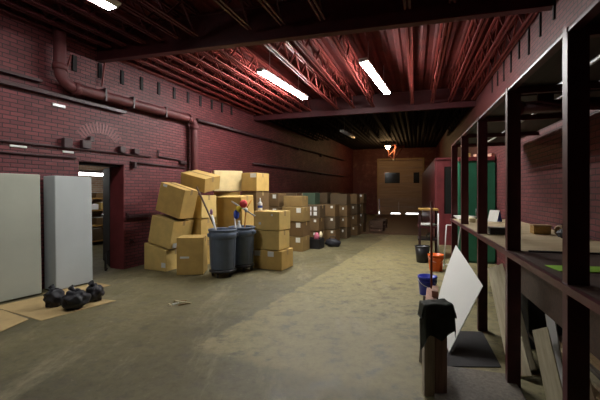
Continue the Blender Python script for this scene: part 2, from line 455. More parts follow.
# conduits
def conduit(label, pts, r=.016, boxes=()):
    t = on_left('conduit', label, 'conduit', 0, 0, 'electrical conduits on the left wall')
    MB().tube([(s, -.03, z) for s, z in pts], r, 8).build('conduit_run', 'conduit', t)
    for s, z, w, h in boxes: MB().box((s, -.045, z), (w, .08, h), bevel=.008).build('junction_box', 'conduit', t)
conduit('long dark conduit crossing the brick above the doorway with black junction boxes', [(-1, 2.2), (5.3, 2.22), (7.99, 2.24)], .018,
        ((6.2, 2.30, .14, .16), (6.52, 2.32, .16, .14), (6.62, 2.42, .08, .09), (7.25, 2.31, .12, .12), (7.58, 2.31, .13, .1)))
conduit('lower dark conduit behind the tall white boards ending before the doorway', [(-1, 2.04), (5.3, 2.06), (6.36, 2.07)], .016)
conduit('dark conduit bent down and along above the boxes beside the drain pipe', [(8.19, 2.40), (8.19, 2.27), (8.7, 2.25), (9.08, 2.22)], .018, ((8.95, 2.19, .2, .06),))
conduit('low straight dark conduit between doorway and drain pipe', [(7.46, 2.09), (9.04, 2.07)], .016, ((7.55, 2.04, .06, .12),))
# white plates
for s0, s1, z, h, lb in ((5.40, 5.62, 2.165, .03, 'long white label strip on the brick above the leftmost tall board'),
                         (6.15, 6.33, 2.16, .035, 'short white label strip just left of the doorway top'),
                         (5.99, 6.19, 2.89, .05, 'pale metal plate high on the brick under the drain pipe')):
    o = MB().box(((s0 + s1) / 2, -.012, z), (s1 - s0, .022, h), bevel=.004).build('wall_plate', 'paper' if z < 2.5 else 'grey_metal')
    o.matrix_world = LW; tag(o, lb, 'label plate')
# dark joist pockets under the roof
pk = 0
for k in range(11):
    s = 6.35 + k * .47
    z = 3.66 + k * .022
    m = MB().box((s, -.008, z), (.07, .03, .26)).build('wall_pocket', 'dark'); m.matrix_world = LW; struct(m)
for k in range(8):
    s = 4.6 + k * .48
    m = MB().box((s, .008, 3.82 + .03 * (k % 2)), (.038, .03, .30 + .08 * (k % 3))).build('wall_pocket', 'dark'); m.matrix_world = RW; struct(m)
# steel straps hanging at the pipe
for s, z0, z1, ds in ((6.20, 3.36, 3.76, .05), (6.85, 3.4, 3.86, .03)):
    o = MB().bar((s - ds, -.06, z0), (s + ds, -.06, z1), .035, .012).build('hanging_strap', 'red_steel')
    o.matrix_world = LW; tag(o, 'pale red strap above the drain pipe ' + ('near its left elbow' if s < 6.5 else 'at the edge of the beam'), 'strap')
# bricked-up arch
ar = MB(); ac = V((6.83, -.004, 2.20))
for k in range(15):
    a = R(180 - 38 - k * (180 - 76) / 14); d = V((math.cos(a), 0, math.sin(a)))
    rot = Matrix.Rotation(-(a - math.pi / 2), 3, 'Y')
    ar.box(ac + d * .46, (.034, .009, .18), rot)
o = ar.build('wall_arch_bricks', 'red_paint'); o.matrix_world = LW; struct(o)
# bits right of the doorway
t_ = on_left('wall_bracket', 'dark iron bar bracket at waist height right of the doorway', 'bracket', 7.40, 1.02)
MB().box((.27, -.05, 0), (.56, .05, .05), bevel=.005).build('bracket_bar', 'conduit', t_)
MB().box((.02, -.012, 0), (.06, .02, .14)).build('bracket_plate', 'conduit', t_)
t_ = on_left('wall_ring', 'small iron ring bolted to the brick low beside the doorway', 'ring', 7.5, .5)
MB().tube([(.05 * math.cos(a), -.02, .05 * math.sin(a)) for a in [k * math.pi / 6 for k in range(13)]], .009, 6).build('ring_loop', 'conduit', t_)
MB().box((0, -.01, .05), (.05, .02, .05)).build('ring_bolt', 'conduit', t_)
# doorway: dark lining, an open leaf
df = MB(); df.box(((D0 + D1) / 2, TH / 2 + .05, DZ - .02), (D1 - D0 - .002, TH - .1, .04)); df.box((D0 + .02, TH / 2 + .05, DZ / 2), (.04, TH - .1, DZ))
o = df.build('trim_1', 'dark'); o.matrix_world = LW; struct(o)
o = MB().box((D1 + .006, TH / 2, DZ / 2), (.03, TH, DZ)).build('trim_2', 'red_paint'); o.matrix_world = LW; struct(o)
o = bpy.data.objects.new('door_1', None); COL.objects.link(o); o.location = (-3.765, 6.97, 0); o.rotation_euler = (0, 0, math.atan2(.8, -.6)); struct(o)
MB().box((.45, 0, 1.0), (.88, .045, 1.98), bevel=.004).build('door_leaf', 'dark', o)
MB().tube([(.82, -.06, 1.0), (.82, .06, 1.0)], .025, 10).build('door_knob', 'grey_metal', o)
ub = thing('pry_bar', 'short black bar leaning on the open dark door in the doorway', 'bar', (-3.70, 6.66, 0))
MB().tube([(0, 0, .01), (-.03, .06, .3), (.0, .10, .36)], .02, 8).build('bar_shaft', 'black_plastic', ub)
MB().tube([(0, 0, .01), (.04, -.03, .05)], .02, 8).build('bar_claw', 'black_plastic', ub)

# the lit room behind the doorway (left wall's frame, depth is +y)
def in_side(o): o.matrix_world = LW; return o
struct(in_side(MB().box((9, 4.05, 1.5), (9, .2, 3.0)).build('wall_side_room', 'brick_pale')))
struct(in_side(MB().box((4.5, 2.2, 1.5), (.2, 3.7, 3.0)).build('wall_side_room_near', 'foam_cream')))
struct(in_side(MB().box((13, 2.2, 1.5), (.2, 3.7, 3.0)).build('wall_side_room_end', 'foam_cream')))
struct(in_side(MB().box((8.7, 2.2, 3.05), (9, 4, .1)).build('ceiling_side_room', 'tan_wood')))
t_ = on_left('fluorescent_light', 'lit fluorescent strip seen through the doorway in the next room', 'light', 8.6, 1.94, off=-2.35)
MB().box((0, 0, .06), (2.4, .14, .06)).build('light_housing', 'white_metal', t_)
MB().tube([(-1.18, 0, -.0), (1.18, 0, -.0)], .035, 10).build('light_tube', 'tube_side', t_)
for x in (-1.0, 1.0): MB().tube([(x, 0, .08), (x, 0, .92)], .01, 6).build('hanging_rod', 'grey_metal', t_)
sh = on_left('stock_shelf', 'wooden shelf of stock in the lit room beyond the doorway', 'shelf', 9.3, 0, off=-3.55)
for z in (.12, .55, .98, 1.32): MB().box((0, 0, z), (2.4, .5, .035)).build('shelf_board', 'yellow_wood', sh)
for x in (-1.18, 1.18): MB().box((x, 0, .68), (.04, .5, 1.36)).build('shelf_side', 'tan_wood', sh)
def side_item(name, lb, cat, s, z, size, mat):
    t = on_left(name, lb, cat, s, z, off=-3.5)
    MB().box((0, 0, size[2] / 2), size, bevel=.01).build('body', mat, t)
    MB().box((0, 0, size[2] + .006), (size[0] * .8, size[1] * .8, .012)).build('lid', 'paper', t)
side_item('stock_box', 'white box on the lit shelf beyond the doorway', 'box', 9.25, .998, (.3, .3, .16), 'white_plastic')
side_item('stock_box', 'dark box on the top of the lit shelf beyond the doorway', 'box', 9.5, 1.338, (.34, .3, .14), 'card_brown')
side_item('stock_box', 'brown box at the middle of the lit shelf beyond the doorway', 'box', 9.48, .568, (.3, .3, .2), 'card_brown')
side_item('stock_box', 'dark crate on the lowest board of the lit shelf', 'box', 9.3, .138, (.5, .4, .33), 'card_dark')
side_item('stock_box', 'tan box beside the white one on the lit shelf', 'box', 9.62, .998, (.26, .3, .2), 'card_pale')

# ------------------------------------------------------------------ ceiling lights
def tube_light(p, q, label, mat='tube', hood=False):
    p, q = V(p), V(q); d = q - p; L = d.length
    t = thing('fluorescent_light', label, 'light', p.lerp(q, .5), math.atan2(d.y, d.x), 'fluorescent ceiling lights')
    MB().box((0, 0, .075), (L, .16, .04), bevel=.006).build('light_housing', 'white_metal', t)
    for s in (-1, 1):
        MB().tube([(-L / 2 + .03, s * .038, .03), (L / 2 - .03, s * .038, .03)], .028, 10).build('light_tube', mat, t)
        MB().box((s * (L / 2 - .012), 0, .045), (.024, .16, .05)).build('end_cap', 'white_metal', t)
        MB().tube([(s * L * .32, 0, .1), (s * L * .32, 0, .60)], .006, 6).build('hanging_rod', 'grey_metal', t)
    if hood:
        for s in (-1, 1):
            MB().bar((-L / 2, s * .115, .045), (L / 2, s * .115, .045), .012, .08, up=(0, s * .85, .53)).build('added_uplight_shield', 'white_metal', t)  # wing added to cut the uplight of this fixture
    return t
tube_light((-.797, 6.934, 3.86), (.128, 8.963, 3.86), 'lit twin fluorescent tube light left of centre behind the front beam')
tube_light((1.149, 6.407, 3.86), (2.111, 8.487, 3.86), 'lit twin fluorescent tube light right of centre under red corrugated deck')
tube_light((-3.37, 2.46, 3.86), (-2.43, 4.56, 3.86), 'lit fluorescent tube light cut off by the photo top left corner', mat='tube_dim', hood=True)
tube_light((1.55, 13.0, 3.72), (2.25, 14.6, 3.72), 'unlit fluorescent light fixture in the dark bay before the far lamp', 'dead_tube')

# warm lamp on its bracket before the far door
LP = V((5.15, 20.5, 4.17))
t_ = thing('flood_lamp', 'lit warm bulb on a red strut bracket high before the far door', 'lamp', LP)
MB().blob((0, 0, -.03), (.11, .11, .14), 0, sub=3).build('bulb', 'bulb', t_)
MB().lathe([(.20, .02), (.17, .10), (.06, .16), (.05, .24), (.04, .24), (.05, .15), (.16, .09), (.19, .02)], seg=20, closed_top=False, closed_bottom=False).build('added_uplight_hood', 'grey_metal', t_)  # hood added to keep the bulb's light off the ceiling
k = 16 / 350
pts = dict(A=(.0, .02, .10), B=(.05, .0, -.55), C=(.55, .1, -.04), D=(.34, .05, -.72), E=(1.02, .15, .06), F=(.44, .02, .10))
for a, b in ('AF', 'AB', 'BC', 'BD', 'DE', 'DF', 'FC', 'CE'):
    MB().bar(pts[a], pts[b], .05).build('bracket_strut', 'bracket', t_)
MB().tube([(.44, .02, .05), (.44, .02, .24)], .02, 8).build('bracket_stem', 'red_steel', t_)
MB().blob((.34, .05, -.78), (.07, .07, .07), 0, sub=2).build('bracket_knob', 'white_metal', t_)

# ------------------------------------------------------------------ cartons
TH0 = R(-24)
CN = [0]
def carton(label, corner, w, d, h, z0=0, th=TH0, ry=0, rx=0, mat='card', tape=True, marks=(('f', .75, .7, .12, .08),), hl=None, group='stacked cardboard boxes', cat='cardboard box'):
    """corner = near right bottom corner in plan; marks: (face, u, v, w, h), face f = front, s = right side"""
    CN[0] += 1
    m = Matrix.Translation((corner[0], corner[1], z0)) @ Matrix.Rotation(th, 4, 'Z') @ Matrix.Rotation(R(ry), 4, 'Y') @ Matrix.Rotation(R(rx), 4, 'X') @ Matrix.Translation((-w / 2, d / 2, 0))
    t = thing('cardboard_box', label, cat, mat=m, group=group)
    hl = hl or h; e = .004
    p = [(-w / 2, -d / 2, e), (w / 2, -d / 2, e), (w / 2, d / 2, e), (-w / 2, d / 2, e), (-w / 2, -d / 2, hl - e), (w / 2, -d / 2, h - e), (w / 2, d / 2, h - e), (-w / 2, d / 2, hl - e)]
    mb = MB().hexa(p, bevel=.008)
    rnd = random.Random(CN[0])
    b = mb.build('carton', mat, t)
    if tape:
        tp = MB()
        hm = (h + hl) / 2
        sl = Matrix.Rotation(math.atan2(hl - h, w), 3, 'Y')
        tp.box((0, 0, hm + .001), (w * .998, .055, .004), sl)
        tp.box((w / 2 + .001, 0, h - .05), (.003, .055, .10)); tp.box((-w / 2 - .001, 0, hl - .05), (.003, .055, .10))
        tp.build('packing_tape', 'tape', t)
    for f, u, v, lw_, lh_ in marks:
        if f == 'f': MB().box((-w / 2 + u * w, -d / 2 - .002, v * min(h, hl)), (lw_, .003, lh_)).build('shipping_label', 'paper', t)
        else: MB().box((w / 2 + .002, -d / 2 + u * d, v * h), (.003, lw_, lh_)).build('shipping_label', 'paper', t)
    return t
G1 = 'big cardboard boxes piled behind the bins'
carton('crushed wide cardboard box at the bottom left of the big pile', (-2.51, 6.56), .56, .50, .40, 0, hl=.52, group=G1, marks=(('f', .88, .3, .10, .09),), mat='card_pale')
carton('tilted tall cardboard box on the crushed bottom left one', (-2.46, 6.585), .56, .56, .545, .412, ry=12, group=G1, marks=(('s', .22, .12, .10, .09),), mat='card_pale')
carton('upper cardboard box leaning left over the tall tilted one', (-2.27, 6.57), .62, .38, .57, .985, ry=15, group=G1, marks=(('f', .2, .93, .10, .05),), mat='card')
carton('narrow upright cardboard box standing left of the front grey bin', (-1.75, 6.33), .47, .44, .68, 0, th=R(5), group=G1, marks=(('f', .3, .47, .16, .035),), mat='card')
carton('cardboard box at the floor hidden between upright box and front bin', (-1.985, 7.02), .45, .46, .50, 0, group=G1, marks=())
carton('small cardboard box just above the upright one beside the front bin', (-1.985, 7.02), .45, .46, .46, .503, group=G1, marks=(), mat='card')
carton('cardboard box under the tilted topmost left carton', (-1.97, 7.01), .45, .47, .47, .966, group=G1, marks=(), mat='card_pale')
carton('topmost tilted cardboard box on the left of the pile', (-1.93, 7.06), .64, .48, .30, 1.475, ry=13, rx=11, group=G1, marks=(), mat='card')
carton('hidden lower cardboard box behind the two grey bins', (-1.24, 7.62), .66, .5, .62, 0, group=G1, marks=(), mat='card_brown')
carton('large dark fronted cardboard box behind the mop and duster', (-1.245, 7.60), .66, .5, .76, .635, rx=5, group=G1, marks=(), mat='card')
carton('floor level cardboard box at the rear of the pile under the pale one', (-1.46, 8.50), .62, .42, .75, 0, th=R(8), group=G1, marks=(), mat='card')
carton('middle cardboard box at the rear of the pile under the pale one', (-1.46, 8.50), .62, .42, .76, .752, th=R(8), group=G1, marks=(), mat='card')
carton('pale square cardboard box topmost at the back of the pile', (-1.40, 8.53), .68, .42, .50, 1.516, th=R(22), group=G1, marks=(), mat='card_lit')
for k, lb in enumerate(('floor level cardboard box of the rear stack behind the white bottle', 'middle cardboard box of the rear stack behind the white bottle', 'third cardboard box of the rear stack beside the white bottle')):
    carton(lb, (-1.03, 8.24), .40, .62, .503, k * .506, group=G1, marks=(), mat='card_brown' if k == 2 else 'card')
carton('topmost cardboard box with white label at the right rear of the pile', (-1.02, 8.22), .42, .60, .44, 1.52, group=G1, marks=(('f', .78, .85, .16, .10),), mat='card')
G2 = 'three cardboard boxes stacked right of the bins'
carton('bottom box of the three stacked right of the grey bins', (-.345, 6.63), .63, .50, .375, 0, group=G2, marks=(('f', .15, .82, .13, .10), ('f', .62, .82, .13, .10)), mat='card')
carton('middle box of the three stacked right of the grey bins', (-.40, 6.68), .58, .46, .375, .377, group=G2, marks=(), mat='card_pale')
carton('top box of the three stacked right of the bins, carrying the white bottle', (-.395, 6.675), .58, .465, .375, .754, th=R(-25.5), group=G2, marks=(('f', .25, .35, .05, .05), ('f', .72, .8, .04, .04)), mat='card_pale')
# the long row beyond, its cartons coloured darker to imitate dim light
G3 = 'cardboard boxes in the long row along the left wall'
cols = [((.08, 8.75), 3, 'first stack of the far row', .60), ((.55, 10.0), 3, 'second stack of the far row, behind the black tote', .60), ((1.05, 10.5), 3, 'third stack of the far row', .55),
        ((1.5, 11.2), 4, 'fourth stack of the far row', .55), ((1.95, 12.0), 4, 'fifth stack of the far row', .55), ((2.32, 12.85), 4, 'last front stack of the far row', .55)]
lev = ['bottom', 'second', 'third', 'fourth']
mats = ['card', 'card_brown', 'card_brown', 'card_dark']
rg = random.Random(3)
for ci, (c, nst, lb, w) in enumerate(cols):
    z = 0
    for k in range(nst):
        h = .375 if ci < 3 else .36
        mk = [('f', .80, .80, .07, .07)]
        if ci == 0: mk = [('f', .78, .78, .12, .12), ('f', .12, .25, .06, .08)]
        if ci == 1 and k == 2: mk = [('f', .2 + .28 * (a % 3), .35 + .38 * (a // 3), .10, .11) for a in range(6)]
        if ci in (3, 4): mk = [('f', .3, .7, .05, .07), ('f', .75, .7, .05, .07)] if k < 3 else []
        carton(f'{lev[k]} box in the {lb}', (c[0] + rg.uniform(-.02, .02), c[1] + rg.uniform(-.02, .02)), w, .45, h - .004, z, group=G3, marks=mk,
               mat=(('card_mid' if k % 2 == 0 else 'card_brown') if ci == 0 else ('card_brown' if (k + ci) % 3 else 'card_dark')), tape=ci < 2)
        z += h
carton('tawny box topping the first stack of the far row', (.05, 8.83), .52, .40, .27, 1.128, group=G3, mat='card_mid', marks=())
u24 = V((math.cos(TH0), math.sin(TH0)))
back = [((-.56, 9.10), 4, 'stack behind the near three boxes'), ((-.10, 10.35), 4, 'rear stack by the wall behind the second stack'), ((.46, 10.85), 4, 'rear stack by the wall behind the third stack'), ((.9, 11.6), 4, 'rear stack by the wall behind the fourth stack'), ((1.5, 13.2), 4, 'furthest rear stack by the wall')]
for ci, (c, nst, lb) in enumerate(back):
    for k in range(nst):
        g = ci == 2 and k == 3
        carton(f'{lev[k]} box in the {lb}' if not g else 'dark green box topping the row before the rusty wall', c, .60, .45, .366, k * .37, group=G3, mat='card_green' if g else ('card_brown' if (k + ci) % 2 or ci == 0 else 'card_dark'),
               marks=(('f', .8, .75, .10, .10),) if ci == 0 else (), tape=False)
# black tote with things in it
t_ = thing('storage_tote', 'low black tote with white dots before the far row of boxes', 'tote', (.36, 9.42, 0), TH0)
tb = MB(); w, d, h = .5, .36, .26
tb.box((0, 0, .01), (w - .04, d - .04, .02))
for sx in (-1, 1): tb.box((sx * (w / 2 - .012), 0, h / 2), (.024, d, h)); tb.box((0, sx * (d / 2 - .012), h / 2), (w, .024, h))
tb.build('tote_body', 'black_plastic', t_)
MB().box((0, -d / 2, h - .02), (w + .03, .03, .03)).build('tote_rim', 'black_plastic', t_)
for x, z in ((-.19, .19), (-.09, .20), (-.19, .09), (-.09, .10)):
    MB().tube([(x, -d / 2 - .006, z), (x, -d / 2 - .0, z)], .033, 12).build('white_dot', 'paper', t_)
o = MB().blob((.44, 9.30, .31), (.07, .08, .12), .2, sub=3, seed=2).build('pink_cloth', 'pink'); tag(o, 'crumpled pink cloth stuffed in the black tote', 'cloth')
o = MB().blob((.56, 9.42, .34), (.05, .06, .10), .2, sub=3, seed=5).build('beige_cloth', 'pale_wood'); tag(o, 'crumpled beige cloth in the black tote beside the pink one', 'cloth')
t_ = thing('tool_bag', 'dark duffel bag on the floor right of the black tote', 'bag', (.90, 9.64, 0), TH0)
MB().blob((0, 0, .10), (.22, .14, .12), .25, sub=3, seed=9, floor=.0).build('bag_body', 'bag', t_)
MB().tube([(-.1, 0, .19), (-.06, 0, .27), (.06, 0, .27), (.1, 0, .19)], .012, 6).build('bag_handle', 'bag', t_)
# dim clutter at the end of the row
for x, y, w, h, lb in ((2.95, 13.4, .5, .45, 'low brown crate at the end of the far box row'), (3.35, 14.6, .5, .4, 'low crate past the far box row near the plank floor')):
    t = thing('crate', lb, 'crate', (x, y, .0), TH0)
    for z in (.06, .2, .34): 
        m = MB()
        for s in (-1, 1): m.box((0, s * .2, z), (w, .02, .10)); m.box((s * w / 2, 0, z), (.02, .4, .10))
        m.build('crate_slat', 'brown_wood', t)
    for sx in (-1, 1):
        for sy in (-1, 1): MB().box((sx * (w / 2 - .03), sy * .17, h / 2), (.035, .035, h)).build('corner_post', 'brown_wood', t)
    MB().box((0, 0, .02), (w - .04, .38, .02)).build('crate_bottom', 'brown_wood', t)

# ------------------------------------------------------------------ grey bins on dollies and the tools in them
def bin_(loc, rz, label):
    t = thing('trash_can', label, 'trash can', loc, rz, 'grey round bins on dollies')
    z0 = .135; hb = .70
    MB().lathe([(.205, z0), (.214, z0 + .02), (.232, z0 + hb * .76), (.234, z0 + hb * .77), (.243, z0 + hb * .78), (.247, z0 + hb - .02),
                (.236, z0 + hb - .02), (.222, z0 + hb * .7), (.195, z0 + .03)], seg=36).build('can_body', 'can', t)
    MB().lathe([(.243, z0 + hb - .035), (.254, z0 + hb - .032), (.255, z0 + hb), (.246, z0 + hb + .008), (.235, z0 + hb), (.235, z0 + hb - .035)], seg=36, closed_top=False, closed_bottom=False).build('can_rim', 'can', t)
    for k in range(10):
        a = 2 * math.pi * k / 10
        c, s = math.cos(a), math.sin(a)
        MB().bar((.216 * c, .216 * s, z0 + .03), (.232 * c, .232 * s, z0 + hb * .75), .012, .010, up=(c, s, 0)).build('side_rib', 'can', t)
    for sgn in (-1, 1):
        MB().box((sgn * .245, 0, z0 + hb * .86), (.05, .13, .06), bevel=.012).build('handle', 'can', t)
    dl = MB().lathe([(.20, .085), (.235, .085), (.24, .12), (.20, .135)], seg=28).build('dolly', 'black_plastic', t)
    for k in range(5):
        a = 2 * math.pi * k / 5 + .3; x, y = .18 * math.cos(a), .18 * math.sin(a)
        MB().tube([(x - .018, y, .037), (x + .018, y, .037)], .036, 14).box((x, y, .07), (.03, .04, .05)).build('caster', 'black_plastic', dl)
    return t
bin_((-1.385, 6.28, 0), R(20), 'front grey plastic bin on a wheeled dolly before the boxes')
bin_((-1.115, 6.72, 0), R(-15), 'rear grey plastic bin on a wheeled dolly beside the three box stack')
o = MB().tube([(-1.25, 6.30, .25), (-1.905, 6.44, 1.60)], .017, 10).build('broom_handle', 'brown_wood'); tag(o, 'long dark wooden pole leaning left out of the front grey bin', 'pole')
t_ = thing('scrub_brush', 'white handled brush with purple tip sticking out of the front bin', 'brush', (-1.40, 6.24, .3))
MB().tube([(0, 0, 0), (-.12, .06, .52), (-.19, .09, .78)], [.02, .02, .016], 10).build('brush_handle', 'white_plastic', t_)
MB().blob((-.205, .095, .84), (.028, .028, .055), .1, sub=2).build('brush_tip', 'purple', t_)
t_ = thing('feather_duster', 'blue, yellow and red duster on a white stick in the rear bin', 'duster', (-1.19, 6.66, .35))
MB().tube([(0, 0, 0), (-.05, .0, .66)], .014, 8).build('duster_handle', 'white_plastic', t_)
MB().blob((-.02, 0, .72), (.055, .055, .085), .25, 5, 3, 3).build('blue_fluff', 'blue_fluff', t_)
MB().blob((.03, 0, .83), (.055, .055, .06), .25, 5, 3, 4).build('yellow_fluff', 'yellow', t_)
MB().blob((.115, 0, .925), (.075, .07, .075), .2, 5, 3, 6).build('red_fluff', 'red_plastic', t_)
t_ = thing('flat_mop', 'grey bar flat mop with orange handle standing in the rear bin', 'mop', (-1.05, 6.82, .35))
MB().tube([(-.06, 0, 0), (-.005, 0, .78)], .013, 8).build('mop_handle', 'orange_stick', t_)
MB().blob((0, 0, .80), (.035, .035, .05), 0, sub=2).build('mop_swivel', 'white_plastic', t_)
MB().bar((-.285, .0, .97), (.175, -.0, .68), .05, .022).build('mop_bar', 'dead_tube', t_)
MB().tube([(.01, 0, .83), (.11, 0, 1.0)], .012, 8).build('mop_spike', 'orange_stick', t_)
t_ = thing('spray_bottle', 'white jug top showing over the rim of the rear bin', 'bottle', (-1.15, 6.60, .70))
MB().lathe([(.05, 0), (.055, .12), (.03, .19), (.02, .22)], seg=14).build('bottle_body', 'white_plastic', t_)
MB().lathe([(.022, .22), (.022, .26)], seg=12).build('bottle_cap', 'white_plastic', t_)
t_ = thing('glue_bottle', 'small white bottle on the top box of the three stack', 'bottle', (-.80, 7.02, 1.132))
MB().lathe([(.044, 0), (.046, .02), (.046, .14), (.03, .165), (.016, .18)], seg=16).build('bottle_body', 'white_plastic', t_)
MB().lathe([(.017, .18), (.017, .205), (.006, .25)], seg=12).build('bottle_nozzle', 'white_plastic', t_)
MB().lathe([(.0468, .05), (.0468, .10)], seg=16, closed_top=False, closed_bottom=False).build('bottle_label', 'blue_fluff', t_)

# ------------------------------------------------------------------ tall white boards, cardboard sheets, black bags
def board(label, p, q, th, h, lean, mat, edge):
    p, q = V((*p, 0)), V((*q, 0)); d = (q - p); L = d.length; d.normalize()
    m = Matrix.Translation((p.x, p.y, .018)) @ Matrix.Rotation(math.atan2(d.y, d.x), 4, 'Z') @ Matrix.Rotation(R(-lean), 4, 'X')
    t = thing('tall_board', label, 'board', mat=m)
    MB().box((L / 2, th / 2, h / 2), (L, th, h), bevel=.012).build('board_face', mat, t)
    MB().box((L / 2, th + .004, h / 2), (L - .02, .008, h - .02)).build('board_backing', edge, t)
    return t
board('cream tall flat board cut off by the left edge of the photo', (-4.42, 3.95), (-3.78, 5.13), .09, 1.74, 1.7, 'foam_cream', 'grey_wood')
board('white tall thick board standing on cardboard beside the doorway', (-3.66, 5.25), (-3.425, 5.79), .28, 1.73, 1.0, 'foam', 'foam')
def sheet(label, poly, z):
    o = MB().slab(poly, z, z + .005).build('cardboard_sheet', 'card_floor'); tag(o, label, 'cardboard sheet', 'flattened cardboard under the boards')
def F(x, y):
    Y = 525 / (y - 192); return ((x - 300) / 350 * Y, Y)
sheet('flat cardboard sheet under the three black bags', [(-3.80, 4.46), (-3.01, 4.07), (-2.535, 4.82), (-3.34, 5.06), (-3.62, 5.17), (-3.99, 4.58)], .001)
sheet('cardboard sheet corner poking out behind the white board', [(-3.78, 5.14), (-3.36, 5.03), (-3.02, 5.59), (-3.34, 5.76)], .0065)
sheet('flat cardboard sheet at the left photo edge before the cream board', [(-4.3, 3.3), (-3.2, 3.68), (-3.18, 4.10), (-3.76, 4.42), (-4.35, 4.0)], .0065)
for k, (x, y, sx, sy, sz, lb) in enumerate(((-3.22, 4.60, .125, .115, .12, 'leftmost black tied bag before the gap of the boards'), (-2.89, 4.50, .155, .13, .13, 'middle and largest black tied bag on the cardboard'),
                                            (-2.83, 4.82, .115, .11, .12, 'rightmost black tied bag at the corner of the white board'))):
    t = thing('black_bag', lb, 'bag', (x, y, .008), R(20 + 35 * k), 'black tied bags on cardboard')
    MB().blob((0, 0, sz * .85), (sx, sy, sz), .32, 2.2, 4, k + 11, floor=0).build('bag_body', 'bag', t)
    MB().tube([(-.01, 0, sz * 1.5), (-.02, .01, sz * 1.85), (-.05, .02, sz * 2.15)], [.05, .022, .04], 9).build('tied_neck', 'bag', t)
    MB().blob((.02, 0, sz * 1.75), (.035, .022, .022), .3, 3, 2, k).build('knot', 'bag', t)
# splinters on the floor
for k, (x, y, a, L, m) in enumerate(((-1.64, 4.80, 10, .17, 'tan_wood'), (-1.58, 4.74, -15, .24, 'pale_wood'), (-1.66, 4.68, 60, .10, 'white_sheet'), (-1.54, 4.66, 35, .15, 'tan_wood'), (-1.71, 4.62, -40, .08, 'pale_wood'))):
    lb = ['brown splinter at the back of the floor debris', 'longest pale splinter in the floor debris', 'small white chip in the floor debris', 'brown splinter at the right of the floor debris', 'short pale chip nearest in the floor debris'][k]
    o = MB().hexa([(-L / 2, -.012, 0), (L / 2, -.004, 0), (L / 2, .004, 0), (-L / 2, .015, 0), (-L / 2, -.012, .02), (L / 2, -.004, .012), (L / 2, .004, .012), (-L / 2, .015, .018)]).build('wood_splinter', m)
    o.location = (x, y, .001); o.rotation_euler = (0, 0, R(a)); tag(o, lb, 'splinter', 'wood splinters on the floor')

# ------------------------------------------------------------------ the rack on the right
def fx(y): return .789 + .3 * y
rk = thing('storage_rack', 'long dark red steel rack with shelf along the right wall', 'rack', (0, 0, 0))
PYs = (.65, 1.73, 2.73, 3.81, 4.93, 5.94)
ur = V((.3, 1, 0)).normalized(); arr = math.atan2(ur.y, ur.x); nr = V((ur.y, -ur.x, 0))
rm = Matrix.Rotation(arr, 3, 'Z')
TOPZ, SZ = 2.28, 1.05
for y in PYs:
    c = V((fx(y), y, TOPZ / 2)) + nr * .05
    MB().box(c, (.05, .09, TOPZ), rm, bevel=.003).build('post', 'rack_red', rk)
    MB().box(c - nr * .046 + V((0, 0, 0)), (.056, .006, TOPZ), rm).build('post_flange', 'rack_red', rk)
for y in (.65, 3.81, 5.94):
    c = V((right_x(y) - .06, y, TOPZ / 2)); MB().box(c, (.06, .06, TOPZ), rm).build('rear_post', 'rack_red', rk)
def along(y0, y1, off, z, w, h, name, mat):
    a = V((fx(y0), y0, z)) + nr * off; b = V((fx(y1), y1, z)) + nr * off
    return MB().bar(a, b, w, h).build(name, mat, rk)
along(.2, 6.0, .03, TOPZ + .008, .05, .014, 'top_rail', 'rack_red')
along(.2, 6.0, .0, SZ - .02, .03, .038, 'shelf_beam', 'rack_red')
along(.2, 6.0, .94, SZ - .045, .04, .08, 'shelf_beam', 'rack_red')
for y0, y1, mt in ((.2, 2.70, 'dark_wood'), (2.71, 3.9, 'ply'), (3.91, 6.0, 'ply')):
    along(y0, y1, .475, SZ - .012, .93, .022, 'shelf_panel', mt)
for y in PYs:
    a = V((fx(y), y, SZ - .05)); MB().bar(a, a + nr * .95, .04, .05).build('cross_beam', 'rack_red', rk)
    a = V((fx(y), y, TOPZ + .0)); MB().bar(a, a + nr * .95, .04, .05).build('cross_beam', 'rack_red', rk)
# loose boards lying on the rack top with gaps between them
def tboard(y0, y1, o0, o1, lb, strip=True):
    z = TOPZ + .05
    a = V((fx(y0), y0, 0)); b = V((fx(y1), y1, 0)); c = a.lerp(b, .5); L = (b - a).length
    t = thing('roof_board', lb, 'board', c + V((0, 0, z)), arr, 'boards laid on top of the rack')
    MB().box((0, -(o0 + o1) / 2, 0), (L, o1 - o0, .045), bevel=.003).build('plank', 'shade_board', t)
    if strip: MB().box((0, -o0 + .004, -.012), (L, .008, .022)).build('lit_edge', 'white_metal', t)  # white strip added for the light caught on the board's edge
tboard(.25, 2.95, .056, .34, 'shade-toned board on the rack top at its front near the camera', False)
tboard(.25, 2.95, .385, .60, 'shade-toned board on the rack top along its middle near the camera')
tboard(.25, 2.95, .645, .93, 'shade-toned board on the rack top beside the brick near the camera')
tboard(3.0, 6.0, .056, .50, 'shade-toned board on the rack top at its far front end', False)
tboard(3.0, 6.0, .545, .93, 'shade-toned board on the rack top at its far wall side')
# dark back panel added under the shelf, standing in for shade
a = V((fx(.3), .3, .50)) + nr * .88; b = V((fx(5.9), 5.9, .50)) + nr * .88
o = MB().bar(a, b, .02, .96).build('shade_panel', 'dark_wood', rk)
along(.3, 3.15, .20, .825, .02, .36, 'apron_board', 'dark_wood')
